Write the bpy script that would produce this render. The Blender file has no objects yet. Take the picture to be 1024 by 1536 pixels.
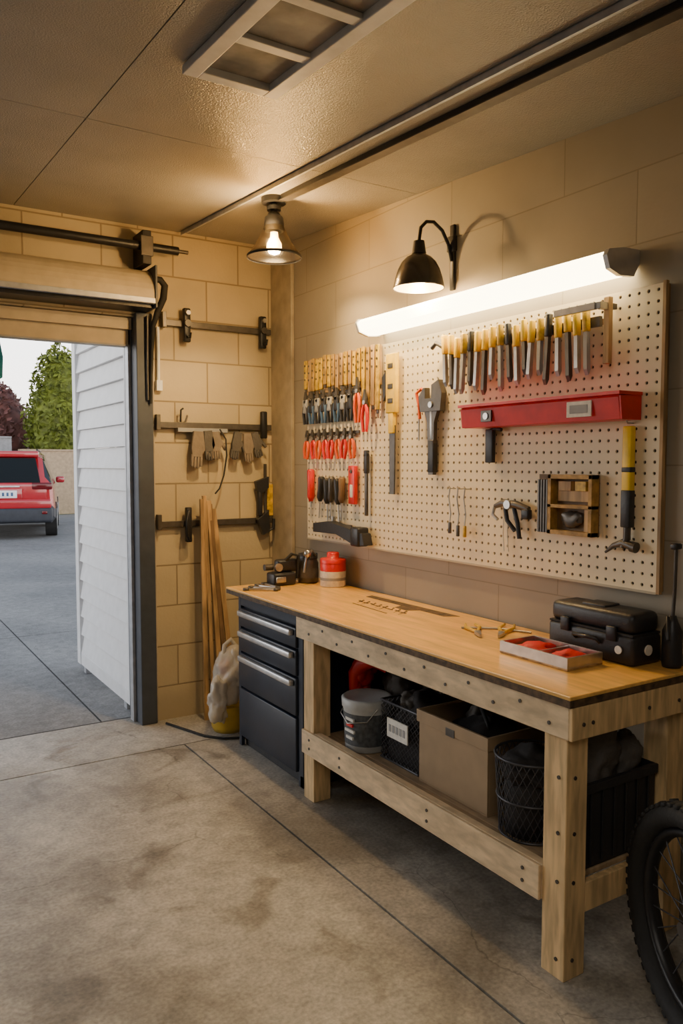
import bpy, bmesh, math, random
from mathutils import Vector, Matrix, noise
random.seed(7)
D=bpy.data; C=bpy.context
# ------------------------------------------------------------------ materials
def newmat(n):
    m=D.materials.new(n); m.use_nodes=True
    nt=m.node_tree; b=nt.nodes['Principled BSDF']; return m,nt,b
def N(nt,t,**k):
    n=nt.nodes.new(t)
    for a,v in k.items():
        if hasattr(n,a): setattr(n,a,v)
        else: n.inputs[a.replace('_',' ')].default_value=v
    return n
def mat(n,c,rough=.5,metal=0,var=.12,ns=12,bump=.0,bs=80,stretch=None,emit=None,es=0,spec=None,trans=0,coat=0,grain=None):
    m,nt,b=newmat(n)
    tc=N(nt,'ShaderNodeTexCoord'); src=tc.outputs['Object']
    if stretch:
        mp=N(nt,'ShaderNodeMapping'); mp.inputs['Scale'].default_value=stretch
        nt.links.new(src,mp.inputs['Vector']); src=mp.outputs['Vector']
    nz=N(nt,'ShaderNodeTexNoise'); nz.inputs['Scale'].default_value=ns; nz.inputs['Detail'].default_value=5
    nt.links.new(src,nz.inputs['Vector'])
    mr=N(nt,'ShaderNodeMapRange'); mr.inputs[1].default_value=.3; mr.inputs[2].default_value=.7
    mr.inputs[3].default_value=1-var*1.6; mr.inputs[4].default_value=1+var
    nt.links.new(nz.outputs['Fac'],mr.inputs[0])
    vm=N(nt,'ShaderNodeVectorMath',operation='SCALE'); vm.inputs[0].default_value=c[:3]
    fac=mr.outputs[0]
    if grain:
        g=N(nt,'ShaderNodeTexNoise'); g.inputs['Scale'].default_value=grain[0]; g.inputs['Detail'].default_value=8; g.inputs['Distortion'].default_value=.4
        nt.links.new(src,g.inputs['Vector'])
        gr=N(nt,'ShaderNodeMapRange'); gr.inputs[1].default_value=.35; gr.inputs[2].default_value=.6; gr.inputs[3].default_value=1-grain[1]; gr.inputs[4].default_value=1.05
        nt.links.new(g.outputs['Fac'],gr.inputs[0])
        mm=N(nt,'ShaderNodeMath',operation='MULTIPLY'); nt.links.new(fac,mm.inputs[0]); nt.links.new(gr.outputs[0],mm.inputs[1]); fac=mm.outputs[0]
    nt.links.new(fac,vm.inputs['Scale']); nt.links.new(vm.outputs[0],b.inputs['Base Color'])
    b.inputs['Roughness'].default_value=rough; b.inputs['Metallic'].default_value=metal
    if coat: b.inputs['Coat Weight'].default_value=coat
    if spec is not None: b.inputs['Specular IOR Level'].default_value=spec
    if trans: b.inputs['Transmission Weight'].default_value=trans
    if emit: b.inputs['Emission Color'].default_value=(*emit,1); b.inputs['Emission Strength'].default_value=es
    if bump:
        n2=N(nt,'ShaderNodeTexNoise'); n2.inputs['Scale'].default_value=bs; n2.inputs['Detail'].default_value=4
        nt.links.new(src,n2.inputs['Vector'])
        bp=N(nt,'ShaderNodeBump'); bp.inputs['Strength'].default_value=bump; bp.inputs['Distance'].default_value=.01
        nt.links.new(n2.outputs['Fac'],bp.inputs['Height']); nt.links.new(bp.outputs[0],b.inputs['Normal'])
    return m
def blockwall(n,axes,c,cm,bw,bh,ms,rough,bstr,offy=0,offz=0,dirt=.12):
    m,nt,b=newmat(n)
    tc=N(nt,'ShaderNodeTexCoord'); sp=N(nt,'ShaderNodeSeparateXYZ'); cb=N(nt,'ShaderNodeCombineXYZ')
    nt.links.new(tc.outputs['Object'],sp.inputs[0])
    ad=N(nt,'ShaderNodeMath',operation='ADD'); ad.inputs[1].default_value=offy
    ad2=N(nt,'ShaderNodeMath',operation='ADD'); ad2.inputs[1].default_value=offz
    nt.links.new(sp.outputs[axes[0]],ad.inputs[0]); nt.links.new(sp.outputs[axes[1]],ad2.inputs[0])
    nt.links.new(ad.outputs[0],cb.inputs[0]); nt.links.new(ad2.outputs[0],cb.inputs[1])
    br=N(nt,'ShaderNodeTexBrick'); br.offset=.5
    br.inputs['Scale'].default_value=1; br.inputs['Brick Width'].default_value=bw; br.inputs['Row Height'].default_value=bh
    br.inputs['Mortar Size'].default_value=ms; br.inputs['Mortar Smooth'].default_value=.3
    br.inputs['Color1'].default_value=(*c,1); br.inputs['Color2'].default_value=(*[x*.90 for x in c],1); br.inputs['Mortar'].default_value=(*cm,1)
    nt.links.new(cb.outputs[0],br.inputs['Vector'])
    nz=N(nt,'ShaderNodeTexNoise'); nz.inputs['Scale'].default_value=2.2; nz.inputs['Detail'].default_value=8
    nt.links.new(tc.outputs['Object'],nz.inputs['Vector'])
    mr=N(nt,'ShaderNodeMapRange'); mr.inputs[1].default_value=.3; mr.inputs[2].default_value=.7; mr.inputs[3].default_value=1-dirt; mr.inputs[4].default_value=1+dirt*.5
    nt.links.new(nz.outputs['Fac'],mr.inputs[0])
    vm=N(nt,'ShaderNodeVectorMath',operation='SCALE'); nt.links.new(br.outputs['Color'],vm.inputs[0]); nt.links.new(mr.outputs[0],vm.inputs['Scale'])
    nt.links.new(vm.outputs[0],b.inputs['Base Color']); b.inputs['Roughness'].default_value=rough
    n2=N(nt,'ShaderNodeTexNoise'); n2.inputs['Scale'].default_value=60; n2.inputs['Detail'].default_value=5
    nt.links.new(tc.outputs['Object'],n2.inputs['Vector'])
    mx=N(nt,'ShaderNodeMath',operation='MULTIPLY'); mx.inputs[1].default_value=.25; nt.links.new(n2.outputs['Fac'],mx.inputs[0])
    sb=N(nt,'ShaderNodeMath',operation='SUBTRACT'); nt.links.new(mx.outputs[0],sb.inputs[0]); nt.links.new(br.outputs['Fac'],sb.inputs[1])
    bp=N(nt,'ShaderNodeBump'); bp.inputs['Strength'].default_value=bstr; bp.inputs['Distance'].default_value=.008
    nt.links.new(sb.outputs[0],bp.inputs['Height']); nt.links.new(bp.outputs[0],b.inputs['Normal'])
    return m
def concrete(n,c1,c2,c3,rough=.6,sc=1.0,stain=.8):
    m,nt,b=newmat(n)
    tc=N(nt,'ShaderNodeTexCoord')
    def nz(s,d,dist=0):
        x=N(nt,'ShaderNodeTexNoise'); x.inputs['Scale'].default_value=s; x.inputs['Detail'].default_value=d; x.inputs['Distortion'].default_value=dist
        nt.links.new(tc.outputs['Object'],x.inputs['Vector']); return x
    a=nz(1.3*sc,10,.5); bb=nz(3.4*sc,12,.8); g=nz(70,8); md=nz(14,9,.2)
    r=N(nt,'ShaderNodeValToRGB'); r.color_ramp.elements[0].position=.36; r.color_ramp.elements[1].position=.58
    r.color_ramp.elements[0].color=(*c2,1); r.color_ramp.elements[1].color=(*c1,1); nt.links.new(a.outputs['Fac'],r.inputs[0])
    r2=N(nt,'ShaderNodeValToRGB'); r2.color_ramp.elements[0].position=.32; r2.color_ramp.elements[1].position=.43
    r2.color_ramp.elements[0].color=(*c3,1); r2.color_ramp.elements[1].color=(1,1,1,1); nt.links.new(bb.outputs['Fac'],r2.inputs[0])
    mx=N(nt,'ShaderNodeMix',data_type='RGBA',blend_type='MULTIPLY'); mx.inputs[0].default_value=stain
    nt.links.new(r.outputs[0],mx.inputs[6]); nt.links.new(r2.outputs[0],mx.inputs[7])
    r3=N(nt,'ShaderNodeMapRange'); r3.inputs[1].default_value=.3; r3.inputs[2].default_value=.7; r3.inputs[3].default_value=.72; r3.inputs[4].default_value=1.18
    nt.links.new(g.outputs['Fac'],r3.inputs[0])
    r4=N(nt,'ShaderNodeMapRange'); r4.inputs[1].default_value=.3; r4.inputs[2].default_value=.7; r4.inputs[3].default_value=.78; r4.inputs[4].default_value=1.14
    nt.links.new(md.outputs['Fac'],r4.inputs[0])
    mm=N(nt,'ShaderNodeMath',operation='MULTIPLY'); nt.links.new(r3.outputs[0],mm.inputs[0]); nt.links.new(r4.outputs[0],mm.inputs[1])
    vo=N(nt,'ShaderNodeTexVoronoi',feature='DISTANCE_TO_EDGE'); vo.inputs['Scale'].default_value=.55
    wv=nz(3,6); va=N(nt,'ShaderNodeVectorMath',operation='MULTIPLY_ADD'); va.inputs[1].default_value=(.35,.35,0)
    nt.links.new(wv.outputs['Color'],va.inputs[0]); nt.links.new(tc.outputs['Object'],va.inputs[2]); nt.links.new(va.outputs[0],vo.inputs['Vector'])
    cr=N(nt,'ShaderNodeMapRange'); cr.inputs[1].default_value=.0; cr.inputs[2].default_value=.0022; cr.inputs[3].default_value=.6; cr.inputs[4].default_value=1
    nt.links.new(vo.outputs['Distance'],cr.inputs[0])
    msk=N(nt,'ShaderNodeMapRange'); msk.inputs[1].default_value=.5; msk.inputs[2].default_value=.55; nt.links.new(nz(1.7,3).outputs['Fac'],msk.inputs[0])
    mxm=N(nt,'ShaderNodeMath',operation='MAXIMUM'); nt.links.new(cr.outputs[0],mxm.inputs[0]); nt.links.new(msk.outputs[0],mxm.inputs[1])
    m3=N(nt,'ShaderNodeMath',operation='MULTIPLY'); nt.links.new(mm.outputs[0],m3.inputs[0]); nt.links.new(mxm.outputs[0],m3.inputs[1])
    vm=N(nt,'ShaderNodeVectorMath',operation='SCALE'); nt.links.new(mx.outputs[2],vm.inputs[0]); nt.links.new(m3.outputs[0],vm.inputs['Scale'])
    nt.links.new(vm.outputs[0],b.inputs['Base Color'])
    b.inputs['Roughness'].default_value=rough
    bp=N(nt,'ShaderNodeBump'); bp.inputs['Strength'].default_value=.25; bp.inputs['Distance'].default_value=.006
    nt.links.new(g.outputs['Fac'],bp.inputs['Height']); nt.links.new(bp.outputs[0],b.inputs['Normal'])
    return m
def smoked(n,col,clear,rough=.25,tint=(1,.76,.42,1),metal=.3):
    m,nt,b=newmat(n); b.inputs['Base Color'].default_value=(*col,1); b.inputs['Roughness'].default_value=rough; b.inputs['Metallic'].default_value=metal
    tr=N(nt,'ShaderNodeBsdfTransparent'); tr.inputs[0].default_value=tint
    nz=N(nt,'ShaderNodeTexNoise'); nz.inputs['Scale'].default_value=30
    mr=N(nt,'ShaderNodeMapRange'); mr.inputs[3].default_value=clear*.8; mr.inputs[4].default_value=clear*1.2; nt.links.new(nz.outputs['Fac'],mr.inputs[0])
    mx=N(nt,'ShaderNodeMixShader'); nt.links.new(mr.outputs[0],mx.inputs[0]); nt.links.new(b.outputs[0],mx.inputs[1]); nt.links.new(tr.outputs[0],mx.inputs[2])
    nt.links.new(mx.outputs[0],nt.nodes['Material Output'].inputs['Surface']); return m
M={}
M['floor']=concrete('garage_concrete',(.48,.45,.39),(.25,.225,.185),(.52,.49,.45),.5)
M['sill']=concrete('threshold_concrete',(.46,.45,.42),(.33,.30,.255),(.52,.43,.33),.6)
M['joint']=mat('joint_dark',(.04,.035,.03),.9)
M['drive']=concrete('driveway_concrete',(.26,.255,.25),(.19,.188,.188),(.75,.75,.75),.8,.5,.5)
M['wallR']=blockwall('taupe_block_wall',(1,2),(.37,.315,.23),(.26,.215,.145),.66,.255,.0030,.6,.3,.50,.24,.10)
M['wallB']=blockwall('cream_block_wall',(0,2),(.54,.44,.27),(.29,.22,.125),.42,.245,.005,.55,.6,.0,.04,.16)
M['wallO']=mat('plaster_wall',(.30,.27,.22),.7,bump=.2)
M['ceil']=mat('orange_peel_ceiling',(.325,.305,.265),.27,var=.06,ns=3,bump=.45,bs=170)
M['gmetal']=mat('galvanised',(.46,.48,.52),.45,.5,ns=20)
M['gray']=mat('gray_paint',(.32,.32,.32),.5)
M['black']=mat('black_metal',(.02,.02,.022),.4,.3,bump=.05)
M['blackp']=mat('black_plastic',(.020,.020,.023),.42,bump=.1)
M['rubber']=mat('black_rubber',(.016,.016,.016),.75,bump=.2)
M['jamb']=mat('dark_jamb',(.055,.065,.085),.5)
M['cream']=mat('cream_paint',(.50,.42,.29),.5,var=.08)
M['white']=mat('white_siding',(.84,.85,.87),.5,var=.04)
M['pine']=mat('pine_wood',(.74,.56,.34),.6,var=.15,ns=6,bump=.1,bs=30,stretch=(3,1,3),grain=(14,.16))
M['pineV']=mat('pine_post',(.72,.50,.25),.6,var=.15,ns=6,bump=.1,bs=30,stretch=(4,4,.6),grain=(12,.22))
M['top']=mat('varnished_ply_top',(.88,.50,.13),.30,var=.12,ns=3,bump=.04,bs=30,stretch=(5,.6,5),grain=(9,.16))
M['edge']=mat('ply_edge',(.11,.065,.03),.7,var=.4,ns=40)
M['shelf']=mat('shelf_ply',(.38,.27,.16),.7,var=.2,ns=8,stretch=(5,1,1))
M['peg']=mat('pegboard_face',(.82,.69,.46),.5,var=.05,ns=3)
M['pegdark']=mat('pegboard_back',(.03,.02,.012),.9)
M['woodd']=mat('dark_wood',(.20,.115,.05),.6,var=.3,ns=10,stretch=(1,1,.6))
M['wood']=mat('tan_wood',(.48,.30,.13),.55,var=.2,ns=10,stretch=(3,3,.5),grain=(10,.3))
M['steel']=mat('steel',(.5,.48,.45),.32,.9,ns=25)
M['dsteel']=mat('dark_steel',(.11,.10,.09),.4,.7,ns=25)
M['yellow']=mat('yellow_plastic',(.88,.58,.01),.4)
M['yelldk']=mat('amber_plastic',(.64,.40,.02),.45,var=.3,ns=40)
M['ochre']=mat('ochre_wood',(.42,.25,.06),.55,var=.3,ns=30)
M['red']=mat('red_plastic',(.70,.02,.012),.36)
M['orange']=mat('orange_plastic',(.80,.11,.01),.4)
M['blue']=mat('blue_plastic',(.05,.10,.20),.4)
M['cab']=mat('cabinet_paint',(.014,.021,.038),.40,bump=.03)
M['handle']=mat('brushed_aluminium',(.66,.66,.66),.35,.7)
M['tan']=mat('tan_box',(.36,.25,.14),.6,var=.06)
M['tape']=mat('label_paper',(.78,.75,.68),.6,var=.08,ns=60)
M['tub']=mat('tub_plastic',(.48,.49,.48),.4)
M['lbl']=mat('bucket_label',(.10,.11,.12),.5,var=.3,ns=50)
M['bag']=smoked('plastic_bag',(.68,.64,.57),.32,.25,(1,.96,.88,1),0)
M['ybucket']=mat('yellow_bucket',(.65,.42,.05),.45)
M['dkcloth']=mat('dark_cloth',(.03,.027,.027),.85,bump=.4,bs=25)
M['gycloth']=mat('gray_cloth',(.10,.09,.08),.7,bump=.5,bs=40)
M['glove']=mat('leather_glove',(.24,.19,.14),.8,bump=.4,bs=40)
M['redcloth']=mat('red_cloth',(.62,.015,.012),.5,bump=.35,bs=30)
M['draw']=mat('marker_ink',(.12,.075,.04),.6,var=.5,ns=30)
M['wire']=mat('basket_wire',(.09,.09,.10),.4,.5)
M['tube']=mat('tube_diffuser',(.9,.9,.85),.4,emit=(1,.80,.46),es=14.5)
M['bulb']=mat('bulb_glow',(1,.9,.7),.3,emit=(1,.72,.34),es=55)
M['teal']=mat('teal_cloth',(.01,.22,.28),.7)
M['carred']=mat('car_red',(.42,.012,.02),.25,var=.03,coat=1)
M['glass']=mat('car_glass',(.015,.02,.025),.08,var=0)
M['cardark']=mat('car_cladding',(.03,.034,.045),.6)
M['tail']=mat('tail_lens',(.12,.005,.008),.15,var=0)
M['plate']=mat('licence_plate',(.8,.8,.82),.4,var=.05)
M['bwall']=mat('boundary_wall_paint',(.42,.31,.20),.8)
M['gwall']=mat('gray_fence',(.26,.26,.27),.8)
M['leafg']=mat('green_leaves',(.14,.17,.015),.7,var=.35,ns=4)
M['leafp']=mat('purple_leaves',(.14,.05,.04),.7,var=.35,ns=3)
M['lawn']=mat('grass_ground',(.08,.12,.03),.9,var=.3,ns=3)
M['trunk']=mat('bark',(.1,.07,.05),.9)
M['cement']=mat('cement_strip',(.42,.36,.27),.7)
# ------------------------------------------------------------------ builder
class B:
    def __init__(s): s.v=[];s.f=[];s.mi=[];s.sm=[];s.mats=[];s.M=None
    def add(s,vs,fs,m,smooth=False):
        if m not in s.mats: s.mats.append(m)
        k=s.mats.index(m); o=len(s.v)
        for p in vs:
            p=Vector(p); s.v.append(s.M@p if s.M else p)
        for f in fs: s.f.append([i+o for i in f]); s.mi.append(k); s.sm.append(smooth)
    def box(s,x0,x1,y0,y1,z0,z1,m):
        v=[(x,y,z) for x in (x0,x1) for y in (y0,y1) for z in (z0,z1)]
        s.add(v,[(0,1,3,2),(4,6,7,5),(0,4,5,1),(2,3,7,6),(0,2,6,4),(1,5,7,3)],m)
    def rbox(s,x0,x1,y0,y1,z0,z1,m,r=.01,seg=2):
        bm=bmesh.new(); bmesh.ops.create_cube(bm,size=1)
        for v in bm.verts: v.co=Vector(((x0+x1)/2+v.co.x*(x1-x0),(y0+y1)/2+v.co.y*(y1-y0),(z0+z1)/2+v.co.z*(z1-z0)))
        bmesh.ops.bevel(bm,geom=bm.edges[:],offset=r,segments=seg,affect='EDGES',profile=.5)
        bm.verts.index_update(); s.add([v.co.copy() for v in bm.verts],[[v.index for v in f.verts] for f in bm.faces],m,True); bm.free()
    def cyl(s,p0,p1,r0,m,r1=None,n=14,smooth=True):
        r1=r0 if r1 is None else r1
        p0=Vector(p0);p1=Vector(p1);d=(p1-p0).normalized()
        a=d.orthogonal().normalized();b=d.cross(a)
        vs=[];fs=[]
        for i in range(n):
            t=2*math.pi*i/n; o=a*math.cos(t)+b*math.sin(t)
            vs+= [p0+o*r0,p1+o*r1]
        for i in range(n):
            j=(i+1)%n; fs.append((2*i,2*j,2*j+1,2*i+1))
        s.add(vs,fs,m,smooth)
        s.add(vs,[[2*i for i in range(n)][::-1],[2*i+1 for i in range(n)]],m)
    def lathe(s,prof,c,m,n=28,axis='z'):
        vs=[];fs=[]
        for r,h in prof:
            for i in range(n):
                t=2*math.pi*i/n; x,y=r*math.cos(t),r*math.sin(t)
                p=(x,y,h) if axis=='z' else (h,x,y)
                vs.append((c[0]+p[0],c[1]+p[1],c[2]+p[2]))
        for k in range(len(prof)-1):
            for i in range(n):
                j=(i+1)%n; fs.append((k*n+i,k*n+j,(k+1)*n+j,(k+1)*n+i))
        s.add(vs,fs,m,True)
    def tube(s,pts,r,m,n=8,closed=False):
        pts=[Vector(p) for p in pts]; L=len(pts); vs=[];fs=[]; a=None
        for i,p in enumerate(pts):
            if closed: d=(pts[(i+1)%L]-pts[i-1]).normalized()
            else: d=(pts[min(i+1,L-1)]-pts[max(i-1,0)]).normalized()
            if a is None: a=d.orthogonal().normalized()
            a=(a-d*a.dot(d)).normalized(); b=d.cross(a)
            rr=r[i] if isinstance(r,(list,tuple)) else r
            for k in range(n):
                t=2*math.pi*k/n; vs.append(p+(a*math.cos(t)+b*math.sin(t))*rr)
        for i in range(L if closed else L-1):
            i2=(i+1)%L
            for k in range(n):
                j=(k+1)%n; fs.append((i*n+k,i*n+j,i2*n+j,i2*n+k))
        s.add(vs,fs,m,True)
        if not closed: s.add(vs,[list(range(n))[::-1],[(L-1)*n+k for k in range(n)]],m)
    def prism(s,pts,ax,d0,d1,m,smooth=False):
        def P(p,d): return (d,p[0],p[1]) if ax==0 else ((p[0],d,p[1]) if ax==1 else (p[0],p[1],d))
        n=len(pts); vs=[P(p,d0) for p in pts]+[P(p,d1) for p in pts]
        fs=[list(range(n))[::-1],[n+i for i in range(n)]]+[(i,(i+1)%n,n+(i+1)%n,n+i) for i in range(n)]
        s.add(vs,fs,m,smooth)
    def sph(s,c,r,m,seg=16,rings=10):
        r=(r,r,r) if not isinstance(r,(tuple,list)) else r
        vs=[];fs=[]
        for i in range(rings+1):
            ph=math.pi*i/rings
            for j in range(seg):
                t=2*math.pi*j/seg
                vs.append((c[0]+r[0]*math.sin(ph)*math.cos(t),c[1]+r[1]*math.sin(ph)*math.sin(t),c[2]+r[2]*math.cos(ph)))
        for i in range(rings):
            for j in range(seg):
                k=(j+1)%seg; fs.append((i*seg+j,(i+1)*seg+j,(i+1)*seg+k,i*seg+k))
        s.add(vs,fs,m,True)
    def lump(s,c,r,m,amp=.25,fr=8,seed=0,zmin=None,sub=4):
        bm=bmesh.new(); bmesh.ops.create_icosphere(bm,subdivisions=sub,radius=1)
        vs=[]
        for v in bm.verts:
            p=v.co.copy(); q=Vector((p.x*r[0],p.y*r[1],p.z*r[2]))
            k=1+amp*noise.noise(q*fr+Vector((seed*7.3,seed*3.1,0)))+amp*.5*noise.noise(q*fr*2.7+Vector((seed,0,5)))
            q=q*k+Vector(c)
            if zmin is not None and q.z<zmin: q.z=zmin
            vs.append(q)
        bm.verts.index_update(); s.add(vs,[[v.index for v in f.verts] for f in bm.faces],m,True); bm.free()
    def make(s,name,bevel=0,origin=True):
        me=D.meshes.new(name)
        o=Vector((0,0,0))
        if origin:
            xs=[p.x for p in s.v];ys=[p.y for p in s.v];zs=[p.z for p in s.v]
            o=Vector(((min(xs)+max(xs))/2,(min(ys)+max(ys))/2,min(zs)))
        me.from_pydata([tuple(p-o) for p in s.v],[],s.f)
        for m in s.mats: me.materials.append(m)
        for p,k,sm in zip(me.polygons,s.mi,s.sm): p.material_index=k; p.use_smooth=sm
        me.validate()
        bm=bmesh.new(); bm.from_mesh(me); bmesh.ops.recalc_face_normals(bm,faces=bm.faces[:]); bm.to_mesh(me); bm.free()
        ob=D.objects.new(name,me); ob.location=o; C.collection.objects.link(ob)
        if bevel:
            b=ob.modifiers.new('bevel','BEVEL'); b.width=bevel; b.segments=2; b.limit_method='ANGLE'; b.angle_limit=math.radians(50)
        return ob
def T(loc,rz=0,rx=0,ry=0):
    return Matrix.Translation(loc)@Matrix.Rotation(rz,4,'Z')@Matrix.Rotation(rx,4,'X')@Matrix.Rotation(ry,4,'Y')
# ------------------------------------------------------------------ room
XW=2.35; YB=4.54
def cz(y): return 2.92-.059*(YB-y)
b=B()
g=.005
for (x0,x1) in ((-3.6,1.54-g),(1.54+g,2.5)):
    for (y0,y1) in ((-2.6,.3-g),(.3+g,4.08-g)):
        b.box(x0,x1,y0,y1,-.06,0,M['floor'])
b.box(-3.6,2.5,4.08+g,4.69,-.06,0,M['sill'])
b.box(-3.6,2.5,-2.6,4.70,-.1,-.061,M['joint'])
b.box(-2.4,1.44,4.692,4.738,-.06,-.010,M['joint'])
b.make('floor',0,False)
b=B()
for (x0,x1) in ((-14,-3.0),(-3.0+.012,1.26),(1.272,6.0),(6.012,16)):
    for (y0,y1) in ((4.742,7.5),(7.512,11.5),(11.512,16),(16.012,25.1)):
        b.box(x0,x1,y0,y1,-.08,-.012,M['drive'])
b.box(-14,16,4.742,25.1,-.12,-.081,M['joint'])
b.make('driveway',0,False)
b=B(); b.box(-30,32,25.1,50,-.12,-.02,M['lawn']); b.make('lawn',0,False)
b=B(); b.box(XW,XW+.2,-2.6,YB+.2,-.1,3.05,M['wallR']); b.make('wall_right',0,False)
b=B(); b.box(-3.6,-3.4,-2.6,YB+.2,-.1,3.05,M['wallO']); b.make('wall_left',0,False)
b=B(); b.box(-3.4,XW,-2.6,-2.4,-.1,3.05,M['wallO']); b.make('wall_rear',0,False)
b=B()
b.box(1.50,XW,YB,YB+.2,-.1,3.05,M['wallB'])
b.box(-3.4,-2.4,YB,YB+.2,-.1,3.05,M['wallB'])
b.box(-2.4,1.50,YB,YB+.2,2.40,3.05,M['wallB'])
b.make('wall_back',0,False)
b=B()
sx=[-3.4,-1.64,.80,XW]; 
for i in range(3):
    for (y0,y1) in ((-2.4,.60),(.60,3.05),(3.05,YB)):
        x0,x1=sx[i]+.002,sx[i+1]-.002; y0+=.002;y1-=.002
        b.add([(x0,y0,cz(y0)),(x1,y0,cz(y0)),(x1,y1,cz(y1)),(x0,y1,cz(y1)),(x0,y0,cz(y0)+.02),(x1,y0,cz(y0)+.02),(x1,y1,cz(y1)+.02),(x0,y1,cz(y1)+.02)],
              [(0,1,2,3),(4,5,6,7),(0,1,5,4),(1,2,6,5),(2,3,7,6),(3,0,4,7)],M['ceil'])
y0,y1=-2.6,YB+.2
b.add([(-3.6,y0,cz(y0)+.021),(2.5,y0,cz(y0)+.021),(2.5,y1,cz(y1)+.021),(-3.6,y1,cz(y1)+.021),(-3.6,y0,cz(y0)+.3),(2.5,y0,cz(y0)+.3),(2.5,y1,cz(y1)+.3),(-3.6,y1,cz(y1)+.3)],
      [(0,1,2,3),(4,5,6,7),(0,1,5,4),(1,2,6,5),(2,3,7,6),(3,0,4,7)],M['ceil'])
b.make('ceiling',0,False)
b=B(); b.box(2.325,2.349,4.27,4.538,0.0,2.88,mat('corner_plaster',(.43,.355,.24),.6,bump=.1)); b.make('trim_1',.004)
# ceiling hatch
b=B(); b.M=Matrix.Translation((.03,1.93,cz(1.93)))@Matrix.Rotation(math.atan(.059),4,'X')@Matrix.Translation((0,-1.9,0))
cp=mat('hatch_paint',(.60,.60,.59),.5,var=.1); cdk=mat('hatch_recess',(.24,.225,.20),.7,var=.4,ns=6)
b.box(.90,.95,1.20,2.38,-.030,-.003,cp); b.box(1.18,1.23,1.20,2.38,-.030,-.003,cp)
b.box(.95,1.18,2.33,2.38,-.030,-.003,cp); b.box(.95,1.18,1.20,1.25,-.030,-.003,cp)
b.box(.95,1.18,1.25,2.33,-.008,-.003,cdk)
for y in (1.50,1.78,2.06): b.box(.95,1.18,y,y+.045,-.024,-.008,cp)
b.make('ceiling_hatch',.004)
b=B()
def cb(x0,x1,ya,yb,h0,h1,m):
    b.add([(x0,ya,cz(ya)-h0),(x1,ya,cz(ya)-h0),(x1,yb,cz(yb)-h0),(x0,yb,cz(yb)-h0),(x0,ya,cz(ya)-h1),(x1,ya,cz(ya)-h1),(x1,yb,cz(yb)-h1),(x0,yb,cz(yb)-h1)],
      [(0,1,2,3),(4,5,6,7),(0,1,5,4),(1,2,6,5),(2,3,7,6),(3,0,4,7)],m)
cb(1.715,1.719,-2.2,4.5,.002,.025,M['gmetal']); cb(1.715,1.76,-2.2,4.5,.001,.004,M['gmetal'])
b.make('ceiling_rail')
b=B(); cb(1.83,1.86,-2.2,3.46,.001,.026,M['black']); cb(1.822,1.868,-2.2,3.46,.026,.030,M['dsteel']); b.make('light_track')
# garage opening
b=B(); b.box(1.44,1.535,4.50,4.74,0,2.42,M['jamb']); b.box(1.42,1.44,4.60,4.66,0,2.40,M['gmetal']); 
b.box(1.535,1.55,4.525,4.539,0,2.42,M['cement'])
b.make('trim_2',.004)
b=B(); b.box(-2.4,1.435,4.60,4.70,2.24,2.395,M['cream']); b.box(-2.4,1.435,4.57,4.60,2.33,2.395,M['cream']); b.box(-2.4,1.435,4.595,4.605,2.235,2.245,M['gray']); b.make('door_1')
b=B()
pr=[(4.538,2.655)]
for i in range(9):
    t=math.pi/2*i/8; pr.append((4.50-.16*math.sin(t),2.495+.16*math.cos(t)))
pr+=[(4.34,2.47),(4.538,2.47)]
b.prism([(p[0],p[1]) for p in pr],0,-2.6,1.50,M['cream'])
b.box(-2.6,1.50,4.33,4.36,2.445,2.475,M['gmetal']); b.box(-2.6,1.50,4.37,4.53,2.425,2.468,M['black'])
b.box(1.50,1.512,4.33,4.535,2.425,2.658,M['jamb'])
b.make('roller_door_housing',.002)
b=B(); b.cyl((-2.6,4.40,2.77),(1.66,4.40,2.77),.024,M['black']); b.cyl((1.66,4.40,2.77),(1.72,4.40,2.77),.011,M['dsteel'])
for x in (-1.9,-.2,1.44):
    b.box(x,x+.05,4.36,4.536,2.665,2.85,M['black']); b.box(x-.01,x+.06,4.355,4.37,2.71,2.82,M['dsteel'])
b.make('torsion_bar',.003)
b=B()
b.tube([(1.515,4.42,2.60),(1.56,4.42,2.60),(1.585,4.42,2.57),(1.58,4.43,2.50),(1.55,4.45,2.42),(1.53,4.47,2.34),(1.525,4.48,2.2),(1.52,4.485,2.05),(1.515,4.485,1.9)],[.02,.02,.02,.02,.018,.014,.01,.009,.008],M['rubber'])
b.tube([(1.50,4.48,2.4),(1.498,4.485,2.1),(1.50,4.487,1.92)],.008,M['dsteel'])
b.make('door_cable')
b=B(); b.tube([(1.575,4.52,2.35),(1.577,4.52,2.2),(1.575,4.52,2.02)],.010,M['white']); b.box(1.56,1.595,4.505,4.539,1.98,2.04,M['white']); b.make('conduit')
# outward door leaf
b=B()
x0=1.47
b.box(x0,x0+.05,4.80,4.86,.03,2.6,M['white']); b.box(x0-.005,x0+.05,6.04,6.13,.03,2.6,M['white']); b.box(x0,x0+.05,4.86,6.06,.03,.12,M['white'])
z=.12
while z<2.55:
    b.prism([(x0+.002,z),(x0+.026,z+.138),(x0+.045,z+.138),(x0+.045,z)],1,4.86,6.06,M['white']); z+=.14
b.box(x0,x0+.05,5.9,5.96,-.012,.03,M['gmetal']); b.box(x0,x0+.05,4.9,4.96,-.012,.03,M['gmetal'])
b.make('door_2',.002)
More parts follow.
